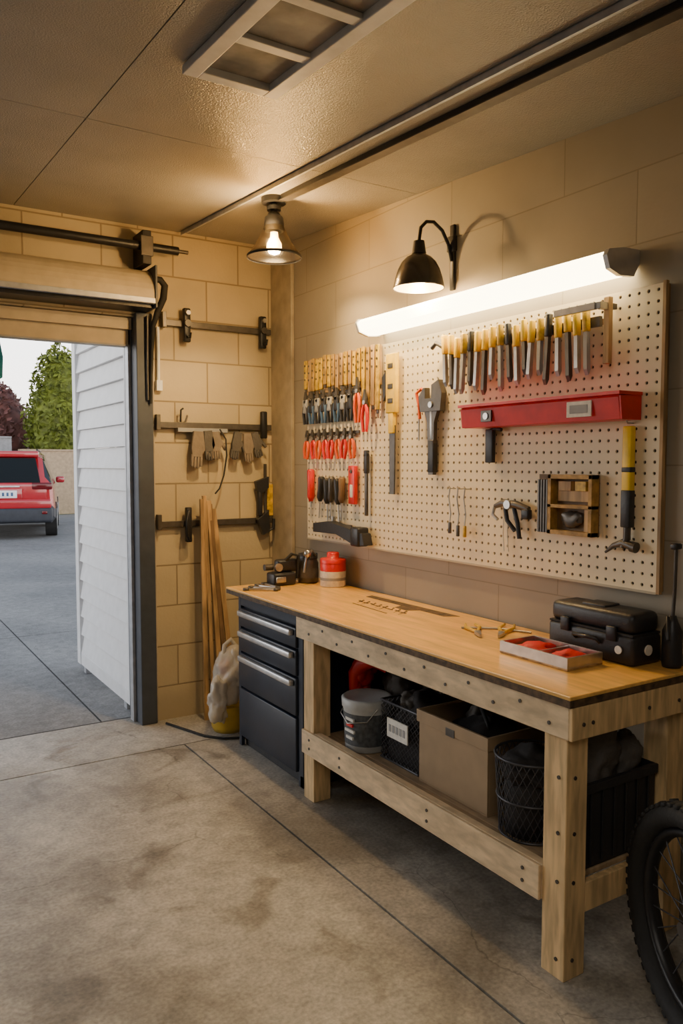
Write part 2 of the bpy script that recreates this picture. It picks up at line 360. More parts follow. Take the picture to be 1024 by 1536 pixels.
# ------------------------------------------------------------------ wall rails on back wall
def rail(name,z,x0=1.555,x1=2.31):
    b=B(); b.box(x0,x1,4.505,4.53,z-.018,z+.018,M['dsteel']); b.box(x0,x1,4.53,4.539,z-.01,z+.01,M['black'])
    b.box(x0-.004,x0+.02,4.49,4.53,z-.03,z+.06,M['dsteel'])
    return b
b=rail('r',2.38,1.60)
for x in (1.74,2.24):
    b.rbox(x-.022,x+.022,4.47,4.505,2.27,2.47,M['black'],.008); b.cyl((x,4.47,2.44),(x,4.45,2.44),.014,M['steel']); b.cyl((x,4.47,2.38),(x,4.455,2.38),.02,M['dsteel']); b.tube([(x,4.47,2.3),(x,4.43,2.29),(x,4.42,2.32)],.007,M['black'])
b.make('tool_rail',.002)
b=rail('r',1.78)
b.rbox(2.225,2.265,4.47,4.505,1.71,1.88,M['black'],.008)
b.tube([(1.70,4.50,1.8),(1.70,4.49,1.87),(1.715,4.49,1.88)],.006,M['black']); b.tube([(1.73,4.50,1.8),(1.74,4.49,1.84)],.006,M['steel'])
b.box(1.68,2.0,4.488,4.505,1.74,1.765,M['gray'])
b.make('tool_rail',.002)
b=rail('r',1.19)
b.rbox(1.72,1.755,4.47,4.505,1.08,1.29,M['black'],.006); b.tube([(1.735,4.47,1.27),(1.71,4.44,1.22),(1.71,4.44,1.12),(1.735,4.47,1.09)],.008,M['black'])
b.make('tool_rail',.002)
def glove(b,x,z,m,s=1,r=0):
    y=4.472
    b.M=T((x,y,z),0,0,r)
    b.prism([(-.028*s,0),(.028*s,0),(.034*s,-.05*s),(.042*s,-.10*s),(.02*s,-.14*s),(-.03*s,-.14*s),(-.038*s,-.09*s)],1,-.012,.012,m)
    for i in range(4): b.rbox((-.036+i*.017)*s,(-.021+i*.017)*s,-.01,.01,(-.205+abs(i-1.5)*.008)*s,-.125*s,m,.005)
    b.M=T((x,y,z),0,0,r)@T((.036*s,0,-.07*s),0,0,-.5); b.rbox(-.008,.010,-.009,.009,-.075*s,.01,m,.005)
    b.M=None
b=B()
glove(b,1.80,1.745,M['glove'],1.1,.05); glove(b,1.86,1.75,M['gycloth'],.9,-.1); glove(b,1.91,1.745,M['glove'],.85,-.05)
glove(b,2.06,1.745,M['gycloth'],.85,.15); glove(b,2.12,1.74,M['glove'],.9,-.1); glove(b,2.17,1.745,M['gycloth'],.8,-.25)
b.make('work_gloves',.003)
b=B()
pp=[(1.93,4.45,1.76),(1.965,4.44,1.70),(1.97,4.44,1.6),(1.95,4.44,1.48),(1.92,4.44,1.40),(1.89,4.435,1.37)]
b.tube(pp,.005,M['rubber']); b.make('hanging_cord')
b=B() # bar clamp
b.box(2.245,2.262,4.48,4.495,1.13,1.55,M['dsteel']); b.prism([(2.18,1.44),(2.27,1.47),(2.27,1.40),(2.22,1.36),(2.19,1.38)],1,4.465,4.50,M['blackp'])
b.prism([(2.19,1.20),(2.27,1.26),(2.275,1.12),(2.23,1.10)],1,4.465,4.50,M['blackp']); b.rbox(2.195,2.225,4.465,4.50,1.22,1.38,M['blackp'],.008)
b.tube([(2.26,4.475,1.12),(2.30,4.47,1.14),(2.305,4.47,1.2)],.009,M['blackp']); b.box(2.275,2.315,4.50,4.515,1.22,1.42,M['yelldk'])
b.make('bar_clamp',.002)
# leaning boards
b=B()
for i,(x,w,zt,dx,mm) in enumerate([(1.79,.03,1.34,.0,'wood'),(1.84,.024,1.36,-.035,'wood'),(1.885,.03,1.33,-.055,'wood'),(1.93,.026,1.31,-.09,'woodd'),(1.97,.03,1.28,-.11,'wood')]):
    y0=4.39-.010*i; 
    b.add([(x,y0,0),(x+w,y0,0),(x+w,y0+.018,0),(x,y0+.018,0),(x+dx,4.425,zt),(x+w+dx,4.425,zt),(x+w+dx,4.443,zt),(x+dx,4.443,zt)],[(0,1,2,3),(4,5,6,7),(0,1,5,4),(1,2,6,5),(2,3,7,6),(3,0,4,7)],M[mm])
b.make('wood_boards',.002)
b=B(); c=(1.85,4.18)
b.lathe([(0,0),(.085,0),(.098,.03),(.108,.15),(.113,.155),(.104,.15),(.0,.145)],(c[0],c[1],.0),M['ybucket'])
b.lump((c[0],c[1],.30),(.10,.09,.155),M['bag'],.45,9,3,zmin=.158)
b.lump((c[0]+.02,c[1],.24),(.06,.06,.08),M['ybucket'],.4,14,2); b.lump((c[0]-.01,c[1],.36),(.04,.04,.06),M['redcloth'],.4,14,6)
b.lump((c[0]-.085,c[1]-.07,.19),(.06,.05,.12),M['bag'],.5,14,8,zmin=.01); b.lump((c[0]+.04,c[1]-.03,.36),(.05,.05,.10),M['bag'],.4,14,5)
b.tube([(c[0]-.03,c[1],.42),(c[0]-.02,c[1],.50),(c[0]+.02,c[1],.53),(c[0]+.05,c[1],.49),(c[0]+.05,c[1],.41)],.013,M['bag']); b.make('bucket_with_bag')
b=B(); b.tube([(1.57,4.45,.008),(1.62,4.30,.008),(1.68,4.12,.008),(1.75,4.03,.008),(1.85,3.98,.008),(2.0,3.98,.008)],.007,M['rubber']); b.make('floor_cable')
# ------------------------------------------------------------------ cabinet
b=B()
cx0=1.80;cy0=3.20;cy1=3.92
b.box(cx0+.02,2.32,cy0,cy1,.05,.843,M['cab'])
b.box(cx0,cx0+.02,cy0,cy0+.045,.0,.843,M['cab']); b.box(cx0,cx0+.02,cy1-.03,cy1,.0,.843,M['cab']); b.box(cx0,cx0+.02,cy0+.045,cy1-.03,.78,.843,M['cab'])
b.box(cx0+.03,2.31,cy0+.02,cy1-.02,0,.05,M['blackp']); b.box(cx0,2.32,cy0-.0,cy0+.03,0,.06,M['cab'])
zz=[.06,.335,.53,.665,.775]
for i in range(4):
    b.rbox(cx0-.012,cx0+.02,cy0+.05,cy1-.035,zz[i]+.006,zz[i+1]-.006,M['cab'],.005)
    if i>0:
        zt=zz[i+1]-.014
        b.rbox(cx0-.038,cx0-.012,cy0+.07,cy1-.06,zt-.030,zt,M['handle'],.006)
b.make('tool_cabinet',.003)
# ------------------------------------------------------------------ workbench
b=B()
tx0=1.74; ty0=1.53; ty1=3.95
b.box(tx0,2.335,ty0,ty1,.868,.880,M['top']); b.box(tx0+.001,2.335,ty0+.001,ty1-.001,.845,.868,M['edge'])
LX=[(1.765,1.855),(2.235,2.325)]; LY=[(1.56,1.65),(3.04,3.13)]
for (a0,a1) in LX:
    for (c0,c1) in LY: b.box(a0,a1,c0,c1,0,.845,M['pineV'])
b.box(1.752,1.764,1.545,3.18,.745,.845,M['pine'])
b.box(2.326,2.338,1.56,3.13,.745,.845,M['pine'])
b.box(1.752,2.338,1.532,1.545,.745,.845,M['pineV']); b.box(1.856,2.234,1.546,1.575,.76,.845,M['pineV'])
b.box(1.766,1.80,1.651,3.039,.215,.325,M['pine']); b.box(1.752,1.764,1.652,3.13,.215,.325,M['pine'])
b.box(1.856,2.234,1.562,1.586,.19,.282,M['pineV']); b.box(1.856,2.234,3.07,3.10,.215,.282,M['pineV']); b.box(2.27,2.31,1.651,3.039,.215,.282,M['pine'])
b.box(1.856,2.234,1.587,3.07,.283,.300,M['shelf']); b.box(1.801,1.856,1.651,3.039,.283,.300,M['shelf']); b.box(2.234,2.325,1.651,3.039,.283,.300,M['shelf'])
for i in range(13):
    y=1.62+i*.12; b.cyl((1.753,y,.795+(.02 if i%2 else -.015)),(1.749,y,.795+(.02 if i%2 else -.015)),.006,M['dsteel'])
for y in (1.72,2.2,2.8,3.06): 
    for z in (.25,.29): b.cyl((1.753,y,z),(1.749,y,z),.006,M['dsteel'])
for z in (.06,.30,.45,.62): b.cyl((1.766,1.59,z),(1.762,1.59,z),.006,M['dsteel']); b.cyl((1.80,1.561,z),(1.80,1.557,z),.006,M['dsteel'])
for x in (1.80,1.84,2.1,2.25): b.cyl((x,1.533,.79),(x,1.529,.79),.006,M['dsteel'])
b.make('workbench',.003)
# marks on the top
b=B()
b.M=T((0,0,.8805))
b.prism([(2.205,2.66),(2.265,2.62),(2.25,3.28),(2.205,3.27)],2,0,.0006,M['draw'])
b.prism([(2.205,2.97),(2.15,2.95),(2.15,2.86),(2.205,2.83)],2,0,.0006,M['draw'])
for i in range(8):
    y=2.80+i*.05; b.prism([(2.06+.012*(i%3),y),(2.070+.012*(i%3),y+.006),(2.145,y+.05),(2.138,y+.03)],2,0,.0006,M['draw'])
    b.prism([(2.10,y),(2.109,y),(2.112+.01*(i%2),y+.045),(2.10+.01*(i%2),y+.045)],2,0,.0006,M['draw'])
b.prism([(2.03,2.85),(2.038,2.85),(2.052,3.15),(2.044,3.15)],2,0,.0006,M['draw'])
b.M=None; b.make('stencil_marking')
# ------------------------------------------------------------------ bench top objects
ZT=.881
b=B(); c=(2.25,3.66,ZT)
b.lathe([(0,0),(.068,0),(.071,.004),(.071,.085)],c,M['tape'],28); b.lathe([(.071,.085),(.071,.125),(.068,.13)],c,M['red']); b.lathe([(.072,.128),(.072,.148),(.068,.152),(.034,.156),(.034,.18),(.03,.186),(0,.186)],c,M['red']); b.lathe([(.0717,.035),(.0717,.05)],c,M['gray'])
b.make('paint_can')
b=B(); c=(2.20,3.85,ZT)
b.lathe([(0,0),(.055,0),(.06,.01),(.06,.11),(.05,.135),(.05,.14)],c,M['dsteel']); b.lathe([(.055,.135),(.055,.165),(0,.168)],c,M['blackp']); b.lathe([(.0605,.03),(.0605,.085)],c,M['gycloth'])
b.tube([(2.22,3.80,1.04),(2.18,3.77,1.07),(2.14,3.765,1.03),(2.13,3.77,.95)],.007,M['steel']); b.lathe([(.012,0),(.022,.01),(.022,.03),(.012,.04)],(2.15,3.765,1.035),M['steel'],14); b.make('storage_jar')
b=B()
b.rbox(1.96,2.10,3.80,3.90,ZT,ZT+.07,M['blackp'],.012); b.rbox(2.0,2.13,3.83,3.89,ZT+.07,ZT+.14,M['blackp'],.015); b.cyl((1.98,3.86,ZT+.10),(1.93,3.86,ZT+.10),.018,M['dsteel']); b.tube([(2.04,3.85,ZT+.12),(2.08,3.82,ZT+.17),(2.12,3.82,ZT+.16),(2.125,3.84,ZT+.03)],.01,M['rubber']); b.cyl((2.0,3.83,ZT+.1),(2.0,3.815,ZT+.1),.022,M['steel']); b.rbox(1.97,2.03,3.79,3.80,ZT+.02,ZT+.05,M['steel'],.004)
b.make('cordless_drill')
b=B()
for i in range(4):
    b.M=T((1.84+.035*i,3.72+.03*i,ZT),.9-.3*i); b.rbox(-.008,.008,-.07,.07,0,.012,M['steel'],.003); b.lathe([(.008,0),(.018,0),(.018,.013),(.008,.013),(.008,0)],(0,.08,0),M['dsteel'],12); b.lathe([(.006,0),(.014,0),(.014,.013),(.006,.013),(.006,0)],(0,-.08,0),M['dsteel'],12)
b.M=None; b.make('combination_wrenches')
b=B()  # parts tray
b.M=T((1.95,1.73,ZT)); w=.17;l=.31;h=.042
b.box(0,w,0,l,0,.006,M['wood']); b.box(0,.008,0,l,.006,h,M['steel']); b.box(w-.008,w,0,l,.006,h,M['steel']); b.box(.008,w-.008,0,.008,.006,h,M['steel']); b.box(.008,w-.008,l-.008,l,.006,h,M['steel'])
b.box(.008,w-.008,.14,.148,.006,h-.006,M['steel'])
b.lump((.085,.075,.02),(.066,.055,.022),M['redcloth'],.5,30,2,zmin=.007,sub=3); b.lump((.085,.22,.018),(.066,.06,.022),M['redcloth'],.5,30,5,zmin=.007,sub=3)
b.M=None; b.make('parts_tray',.001)
b=B()
def plier_flat(b,x,y,a,mm,L=.2):
    b.M=T((x,y,ZT+.008),a)
    b.tube([(0,0,0),(.012,-.05,0),(.028,-.10,0),(.02,-L,0)],[.005,.007,.007,.005],mm); b.tube([(0,0,0),(-.012,-.05,0),(-.028,-.10,0),(-.02,-L,0)],[.005,.007,.007,.005],mm)
    b.cyl((0,0,-.007),(0,0,.007),.013,M['steel']); b.prism([(-.013,.0),(.013,.0),(.004,.06),(-.004,.06)],2,-.006,.006,M['steel']); b.M=None
plier_flat(b,2.08,2.30,2.6,M['yelldk'],.16); plier_flat(b,2.15,2.24,2.2,M['yelldk'],.18)
b.tube([(2.10,2.42,ZT+.004),(2.16,2.38,ZT+.004),(2.22,2.32,ZT+.004),(2.27,2.2,ZT+.004)],.004,M['steel'])
b.make('hand_pliers')
b=B() # tool case
b.rbox(2.165,2.315,1.645,2.015,ZT,ZT+.10,M['blackp'],.014,3); b.rbox(2.17,2.31,1.65,2.01,ZT+.103,ZT+.175,M['blackp'],.022,3)
b.box(2.168,2.312,1.65,2.01,ZT+.098,ZT+.105,M['rubber'])
for y in (1.73,1.93): b.rbox(2.155,2.168,y-.02,y+.02,ZT+.075,ZT+.125,M['black'],.004)
b.tube([(2.162,1.78,ZT+.06),(2.145,1.78,ZT+.075),(2.145,1.88,ZT+.075),(2.162,1.88,ZT+.06)],.007,M['blackp'])
b.cyl((2.24,1.646,ZT+.05),(2.24,1.64,ZT+.05),.018,M['tape']); b.cyl((2.162,1.70,ZT+.05),(2.158,1.70,ZT+.05),.014,M['tape']); b.rbox(2.20,2.28,1.79,1.89,ZT+.17,ZT+.182,M['blackp'],.004)
b.make('tool_case')
b=B(); c=(2.29,1.59,ZT)
b.lathe([(0,0),(.03,0),(.032,.01),(.032,.12),(.018,.15),(.012,.17),(0,.17)],c,M['blackp'],18); b.tube([(2.29,1.59,ZT+.16),(2.29,1.585,ZT+.26),(2.285,1.58,ZT+.40)],.006,M['dsteel']); b.rbox(2.27,2.305,1.57,1.595,ZT+.39,ZT+.41,M['blackp'],.005); b.tube([(2.285,1.60,ZT+.14),(2.25,1.58,ZT+.17),(2.24,1.57,ZT+.10)],.006,M['blackp'])
b.make('grease_gun')
# ------------------------------------------------------------------ shelf contents
ZS=.301
b=B(); c=(1.915,2.83,ZS)
b.lathe([(0,0),(.092,0),(.096,.006),(.106,.20)],c,M['tub']); b.lathe([(.0985,.03),(.1055,.17)],c,M['lbl']); b.lathe([(.111,.19),(.113,.225),(.104,.232),(.094,.226),(0,.226)],c,M['tub'])
for (dz_,ww,mm) in ((.14,.06,'tape'),(.115,.045,'red'),(.09,.07,'tape'),(.06,.05,'tape')): b.box(c[0]-.1065,c[0]-.098,c[1]-ww*.5-.02,c[1]+ww*.5-.02,ZS+dz_,ZS+dz_+.012,M[mm])
b.tube([(c[0]-.02,c[1]-.112,ZS+.2),(c[0]-.07,c[1]-.105,ZS+.15),(c[0]-.115,c[1]-.02,ZS+.13),(c[0]-.09,c[1]+.075,ZS+.15),(c[0]-.02,c[1]+.112,ZS+.2)],.0025,M['steel'],6)
b.make('paint_bucket')
def wires_rect(b,x0,x1,y0,y1,z0,h,m,p=.024,r=.0018):
    P=[(x0,y0),(x1,y0),(x1,y1),(x0,y1)]
    for k in range(4):
        (ax,ay),(bx,by)=P[k],P[(k+1)%4]; L=math.hypot(bx-ax,by-ay); n=max(2,int(L/p))
        for i in range(n):
            a=i/n;c2=(i+1)/n
            m_=int(h/p)
            for ph in (0,1):
                pts=[]
                for j in range(m_+1):
                    t=a if (j+ph)%2 else c2
                    pts.append((ax+(bx-ax)*t,ay+(by-ay)*t,z0+h*j/m_)); 
                b.tube(pts,r,m,4)
    for z in (z0+.004,z0+h): b.tube([(p[0],p[1],z) for p in P]+[(P[0][0],P[0][1],z)],.005,m,6)
    b.box(x0,x1,y0,y1,z0,z0+.003,m)
b=B(); wires_rect(b,1.90,2.20,2.44,2.70,ZS,.25,M['wire']); b.box(1.925,2.19,2.46,2.68,ZS+.005,ZS+.15,M['dkcloth']); b.lump((2.05,2.57,ZS+.20),(.13,.10,.08),M['dkcloth'],.4,12,4); b.lump((2.0,2.60,ZS+.25),(.06,.05,.04),M['gycloth'],.4,22,1)
b.box(1.888,1.893,2.50,2.64,ZS+.11,ZS+.19,M['tape'])
for i in range(5): b.box(1.8865,1.888,2.515+.024*i,2.53+.024*i,ZS+.135,ZS+.165,M['gray'])
b.make('wire_basket')
b=B(); x0,x1,y0,y1=1.88,2.20,2.02,2.41; t=.008; h=.285
b.box(x0,x1,y0,y1,ZS,ZS+t,M['tan']); b.box(x0,x0+t,y0,y1,ZS+t,ZS+h,M['tan']); b.box(x1-t,x1,y0,y1,ZS+t,ZS+h,M['tan']); b.box(x0+t,x1-t,y0,y0+t,ZS+t,ZS+h,M['tan']); b.box(x0+t,x1-t,y1-t,y1,ZS+t,ZS+h,M['tan'])
for (a0,a1,c0,c1) in ((x0-.008,x0,y0-.008,y1+.008),(x1,x1+.008,y0-.008,y1+.008),(x0,x1,y0-.008,y0),(x0,x1,y1,y1+.008)): b.box(a0,a1,c0,c1,ZS+h-.045,ZS+h+.003,M['tan'])
b.box(x0-.010,x0-.008,2.19,2.24,ZS+h-.05,ZS+h-.02,M['dsteel'])
b.lump((2.04,2.2,ZS+.2),(.12,.15,.07),M['dkcloth'],.4,12,9); b.lump((2.1,2.3,ZS+.26),(.06,.06,.04),M['gycloth'],.4,12,2)
b.tube([(1.95,2.08,ZS+.2),(2.0,2.15,ZS+.28),(2.06,2.25,ZS+.30),(2.14,2.3,ZS+.25)],.008,M['rubber'])
b.make('storage_box',.003)
b=B(); c=(1.94,1.865,ZS)
for rr,z in ((.108,.004),(.118,.13),(.126,.27)): b.tube([(c[0]+rr*math.cos(t*math.pi/16),c[1]+rr*math.sin(t*math.pi/16),ZS+z) for t in range(32)],.0045,M['wire'],6,True)
nn=30
for i in range(nn):
    for sg in (.5,-.5):
        pts=[]
        for j in range(12):
            a=2*math.pi*(i+(sg if j%2 else 0))/nn; r_=.108+.018*j/11; pts.append((c[0]+r_*math.cos(a),c[1]+r_*math.sin(a),ZS+.27*j/11))
        b.tube(pts,.0019,M['wire'],4)
b.lathe([(0,.003),(.088,.003),(.095,.16),(.05,.2),(0,.21)],(c[0],c[1],ZS),M['dkcloth']); b.lump((c[0],c[1],ZS+.22),(.09,.09,.06),M['dkcloth'],.5,14,12)
b.make('round_wire_basket')
b=B(); x0,x1,y0,y1=1.875,2.222,1.592,1.722; h=.27
b.box(x0,x1,y0,y1,ZS,ZS+.006,M['blackp']); b.box(x0,x0+.006,y0,y1,ZS,ZS+h,M['blackp']); b.box(x1-.006,x1,y0,y1,ZS,ZS+h,M['blackp']); b.box(x0,x1,y0,y0+.006,ZS,ZS+h,M['blackp']); b.box(x0,x1,y1-.006,y1,ZS,ZS+h,M['blackp'])
for (a0,a1,c0,c1) in ((x0-.010,x1,y0-.012,y0),(x0-.010,x0,y0,y1)): b.box(a0,a1,c0,c1,ZS+h-.03,ZS+h,M['blackp'])
for i in range(6): x=x0+.03+i*.055; b.box(x,x+.012,y0-.006,y0,ZS+.01,ZS+h-.03,M['blackp'])
b.lump((2.0,1.66,ZS+.30),(.11,.055,.12),M['gycloth'],.4,14,3); b.lump((2.15,1.66,ZS+.28),(.065,.05,.09),M['gycloth'],.35,14,6)
b.make('storage_crate',.003)
b=B(); b.rbox(2.06,2.22,2.74,3.0,ZS,ZS+.20,M['dkcloth'],.03)
b.lump((2.13,2.85,ZS+.27),(.08,.10,.11),M['gycloth'],.4,10,2); b.lump((2.12,2.80,ZS+.34),(.08,.06,.05),M['gycloth'],.4,12,7)
b.lump((2.0,2.995,ZS+.15),(.05,.04,.15),M['redcloth'],.5,16,8,zmin=ZS); b.lump((2.0,2.98,ZS+.30),(.07,.05,.07),M['redcloth'],.5,16,3)
b.tube([(2.0,2.99,ZS+.1),(1.96,3.0,ZS+.2),(1.95,2.98,ZS+.29),(1.96,2.94,ZS+.34),(1.99,2.88,ZS+.37),(2.03,2.83,ZS+.34)],[.02,.026,.032,.036,.036,.03],M['redcloth'])
b.make('duffel_bag')
# ------------------------------------------------------------------ pegboard
b=B(); Y0,Y1,Z0,Z1=1.67,4.05,1.115,2.15; px=2.312
ny=int((Y1-Y0)/.0378); nz=int((Z1-Z0)/.0378); dy=(Y1-Y0)/ny; dz=(Z1-Z0)/nz
sq=[(-.5,-.5),(0,-.5),(.5,-.5),(.5,0),(.5,.5),(0,.5),(-.5,.5),(-.5,0)]
vs=[];fs=[]
for i in range(ny):
    for j in range(nz):
        cy=Y0+(i+.5)*dy; cz_=Z0+(j+.5)*dz; o=len(vs)
        for (a,c2) in sq: vs.append((px,cy+a*dy,cz_+c2*dz))
        for k in range(8):
            t=math.atan2(sq[k][1],sq[k][0]); vs.append((px,cy+.0062*math.cos(t),cz_+.0062*math.sin(t)))
        for k in range(8): p=vs[o+8+k]; vs.append((px+.006,p[1],p[2]))
        for k in range(8):
            l=(k+1)%8; fs.append((o+k,o+l,o+8+l,o+8+k)); fs.append((o+8+k,o+8+l,o+16+l,o+16+k))
b.add(vs,fs,M['peg'])
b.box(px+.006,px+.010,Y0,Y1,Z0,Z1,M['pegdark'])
b.box(px+.010,2.349,Y0,Y0+.03,Z0,Z1,M['wood']); b.box(px+.010,2.349,Y1-.03,Y1,Z0,Z1,M['wood']); b.box(px+.010,2.349,Y0+.03,Y1-.03,Z0,Z0+.03,M['wood']); b.box(px+.010,2.349,Y0+.03,Y1-.03,Z1-.03,Z1,M['wood'])
b.box(px-.003,px+.012,Y0-.012,Y0,Z0-.006,Z1+.006,M['wood']); b.box(px-.003,px+.012,Y0,Y1,Z0-.008,Z0,M['cream'])
b.make('pegboard')
PX=2.308
def hook(b,y,z): b.tube([(PX+.003,y,z),(PX-.03,y,z),(PX-.035,y,z+.012)],.0025,M['steel'],6)
def strip(b,y,z0,z1,w,m,d=.012,x=None):
    x=PX-.02 if x is None else x; b.rbox(x-d/2,x+d/2,y-w/2,y+w/2,z0,z1,m,min(.004,d*.4,w*.4))
# scraper set (top-left)
b=B(); b.box(PX-.012,PX-.001,3.28,4.04,1.95,2.15,M['wood'])
y=4.02
while y>3.27:
    h0=2.15+random.uniform(-.01,.01); l=random.uniform(.16,.19)
    if y<3.42: l+=.14
    strip(b,y,h0-l,h0,.032,M[random.choice(['yelldk','ochre','wood','yelldk'])],.01,PX-.022)
    for q in range(3): b.cyl((PX-.03,y,h0-.03-.04*q),(PX-.015,y,h0-.03-.04*q),.006,M['dsteel'],n=8)
    strip(b,y,h0-l-.02,h0-l,.02,M['dsteel'],.005,PX-.022)
    y-=.043
b.make('scraper_set')
def pliers(b,y,zt,L,mh,mm,x=PX-.022,a=0,w=1):
    b.M=T((x,y,zt-.3*L))@Matrix.Rotation(a,4,'X')
    b.prism([(-.012,-.01),(.012,-.01),(.014,.02),(.003,.3*L),(-.003,.3*L),(-.014,.02)],0,-.006,.006,mm)
    b.cyl((-.009,0,0),(.009,0,0),.011,M['steel'],n=10)
    for s in (-1,1): b.tube([(0,s*.006,-.01),(0,s*.016*w,-.03),(0,s*.024*w,-.35*L),(0,s*.014*w,-.68*L)],[.006,.010,.010,.008],mh)
    b.M=None
b=B()
for k,mh in enumerate(['blackp','blue','blackp','blue','blackp','blue','blackp','blackp']): pliers(b,4.0-.068*k,1.965,.19,M[mh],M['dsteel'],PX-.035); hook(b,4.0-.068*k,1.92); b.rbox(PX-.044,PX-.030,3.975-.068*k,4.025-.068*k,1.84,1.92,M[['gray','blackp'][k%2]],.006)
for k,mh in enumerate(['orange','red','orange','red','red','orange','red','orange']): pliers(b,4.01-.068*k,1.745,.17,M[mh],M['dsteel'],a=.1*(-1)**k); hook(b,4.01-.068*k,1.70)
for z in (1.94,1.72): b.box(PX-.008,PX-.001,3.48,4.03,z-.008,z+.008,M['dsteel'])
pliers(b,3.44,2.0,.24,M['orange'],M['dsteel'],PX-.045); pliers(b,3.37,1.93,.22,M['red'],M['dsteel'],PX-.045)
b.make('pliers_set')
def sdriver(b,y,zt,L,mh,a=0,hl=.45,r=.013):
    b.M=T((PX-.024,y,zt))@Matrix.Rotation(a,4,'X')
    b.lathe([(0,0),(r*.8,-.003),(r,-.012),(r*.9,-hl*L*.5),(r,-hl*L*.85),(r*.5,-hl*L),(0,-hl*L)],(0,0,0),mh,10)
    b.cyl((0,0,-hl*L),(0,0,-L),.0035,M['steel'],n=8); b.M=None
b=B()
sdriver(b,3.96,1.52,.22,M['red'],0,.85,.022)
for k,(mh,a) in enumerate([('blackp',.12),('blackp',-.05),('dsteel',.06),('blackp',-.1),('woodd',.05)]): sdriver(b,3.84-.055*k,1.48-.01*(k%2),.24,M[mh],a,.6,.02)
for y in (3.96,3.84,3.785,3.73,3.675,3.62): hook(b,y,1.44)
b.make('screwdriver_set')
b=B(); strip(b,3.52,1.335,1.54,.06,M['red'],.022); strip(b,3.52,1.37,1.44,.03,M['tape'],.025); b.cyl((PX-.035,3.52,1.51),(PX-.02,3.52,1.51),.01,M['dsteel']); hook(b,3.52,1.52); b.make('spirit_level')
b=B(); strip(b,3.39,1.28,1.52,.022,M['dsteel'],.014); strip(b,3.39,1.50,1.62,.03,M['blackp'],.02); b.sph((PX-.02,3.39,1.6),(.012,.02,.02),M['blackp']); b.make('metal_file')
b=B(); b.prism([(3.86,1.215),(3.70,1.235),(3.36,1.19),(3.34,1.13),(3.42,1.12),(3.62,1.17),(3.86,1.165)],0,PX-.07,PX-.012,M['blackp']); b.rbox(PX-.08,PX-.01,3.38,3.46,1.12,1.22,M['blackp'],.01); b.cyl((PX-.03,3.7,1.235),(PX-.03,3.7,1.26),.012,M['steel']); b.box(PX-.012,PX-.001,3.55,3.65,1.15,1.22,M['dsteel']); b.make('caulking_gun',.003)
# hand saw / long level
b=B(); strip(b,3.165,1.80,2.09,.08,M['yellow'],.025); strip(b,3.165,1.70,1.82,.045,M['yellow'],.02)
b.prism([(3.14,1.74),(3.19,1.74),(3.185,1.40),(3.145,1.40)],0,PX-.022,PX-.014,M['dsteel']); 
for z in (1.86,1.93,2.03): b.rbox(PX-.036,PX-.03,3.145,3.185,z-.012,z+.012,M['dsteel'],.002)
b.prism([(3.20,1.90),(3.23,1.86),(3.24,1.98),(3.20,2.02)],0,PX-.03,PX-.01,M['blackp']); b.make('hand_saw',.002)
# adjustable wrench
b=B()
b.prism([(2.83,1.50),(2.865,1.50),(2.875,1.74),(2.90,1.80),(2.80,1.80),(2.825,1.74)],0,PX-.032,PX-.012,M['dsteel'])
b.prism([(2.775,1.79),(2.92,1.79),(2.935,1.86),(2.90,1.90),(2.885,1.90),(2.885,1.85),(2.84,1.85),(2.84,1.91),(2.79,1.93),(2.765,1.87)],0,PX-.038,PX-.008,M['dsteel'])
b.cyl((PX-.045,2.84,1.82),(PX-.004,2.84,1.82),.014,M['steel']); strip(b,2.848,1.51,1.66,.042,M['blackp'],.028); strip(b,2.848,1.66,1.80,.02,M['steel'],.026)
b.tube([(PX-.02,2.93,1.90),(PX-.025,2.965,1.88),(PX-.02,2.95,1.82),(PX-.02,2.945,1.76)],.008,M['orange']); b.tube([(PX-.02,2.95,1.78),(PX-.02,2.952,1.66)],.004,M['steel'])
hook(b,2.80,1.93); b.make('adjustable_wrench',.002)
# chisel rack
b=B(); b.box(PX-.03,PX-.001,1.89,2.74,2.045,2.062,M['woodd']); b.box(PX-.045,PX-.03,1.89,2.74,2.035,2.07,M['dsteel'])
b.tube([(PX-.04,2.74,2.06),(PX-.05,2.79,2.09),(PX-.05,2.82,2.07)],.010,M['dsteel'])
for k in range(19):
    y=2.72-.0435*k; kind=k%5; L=random.uniform(.20,.26)
    x=PX-.06
    mh=M[['yellow','yellow','yellow','yelldk','blackp'][kind]]
    b.M=T((x,y,2.09+random.uniform(-.01,.015)))@Matrix.Rotation(random.uniform(-.08,.08),4,'X')
    b.rbox(-.012,.012,-.011,.011,-.075,.01,mh,.005); b.tube([(0,.0,0.005),(0,.012,.012),(0,.022,-.002)],.004,mh,6)
    mm=M[['steel','dsteel','steel','gray','dsteel'][kind]]
    b.prism([(-.008,-.075),(.008,-.075),(.010,-L+.02),(.0,-L),(-.010,-L+.02)],1,-.008,.008,mm); b.M=None
b.make('chisel_set')
b=B(); b.box(PX-.05,PX-.03,1.845,1.87,1.90,2.13,M['wood']); b.box(PX-.095,PX-.08,1.87,2.06,2.085,2.11,M['steel']); b.box(PX-.09,PX-.03,1.85,1.87,2.085,2.11,M['steel']); b.box(PX-.03,PX-.001,1.85,1.865,2.09,2.11,M['dsteel']); b.make('try_square',.002)
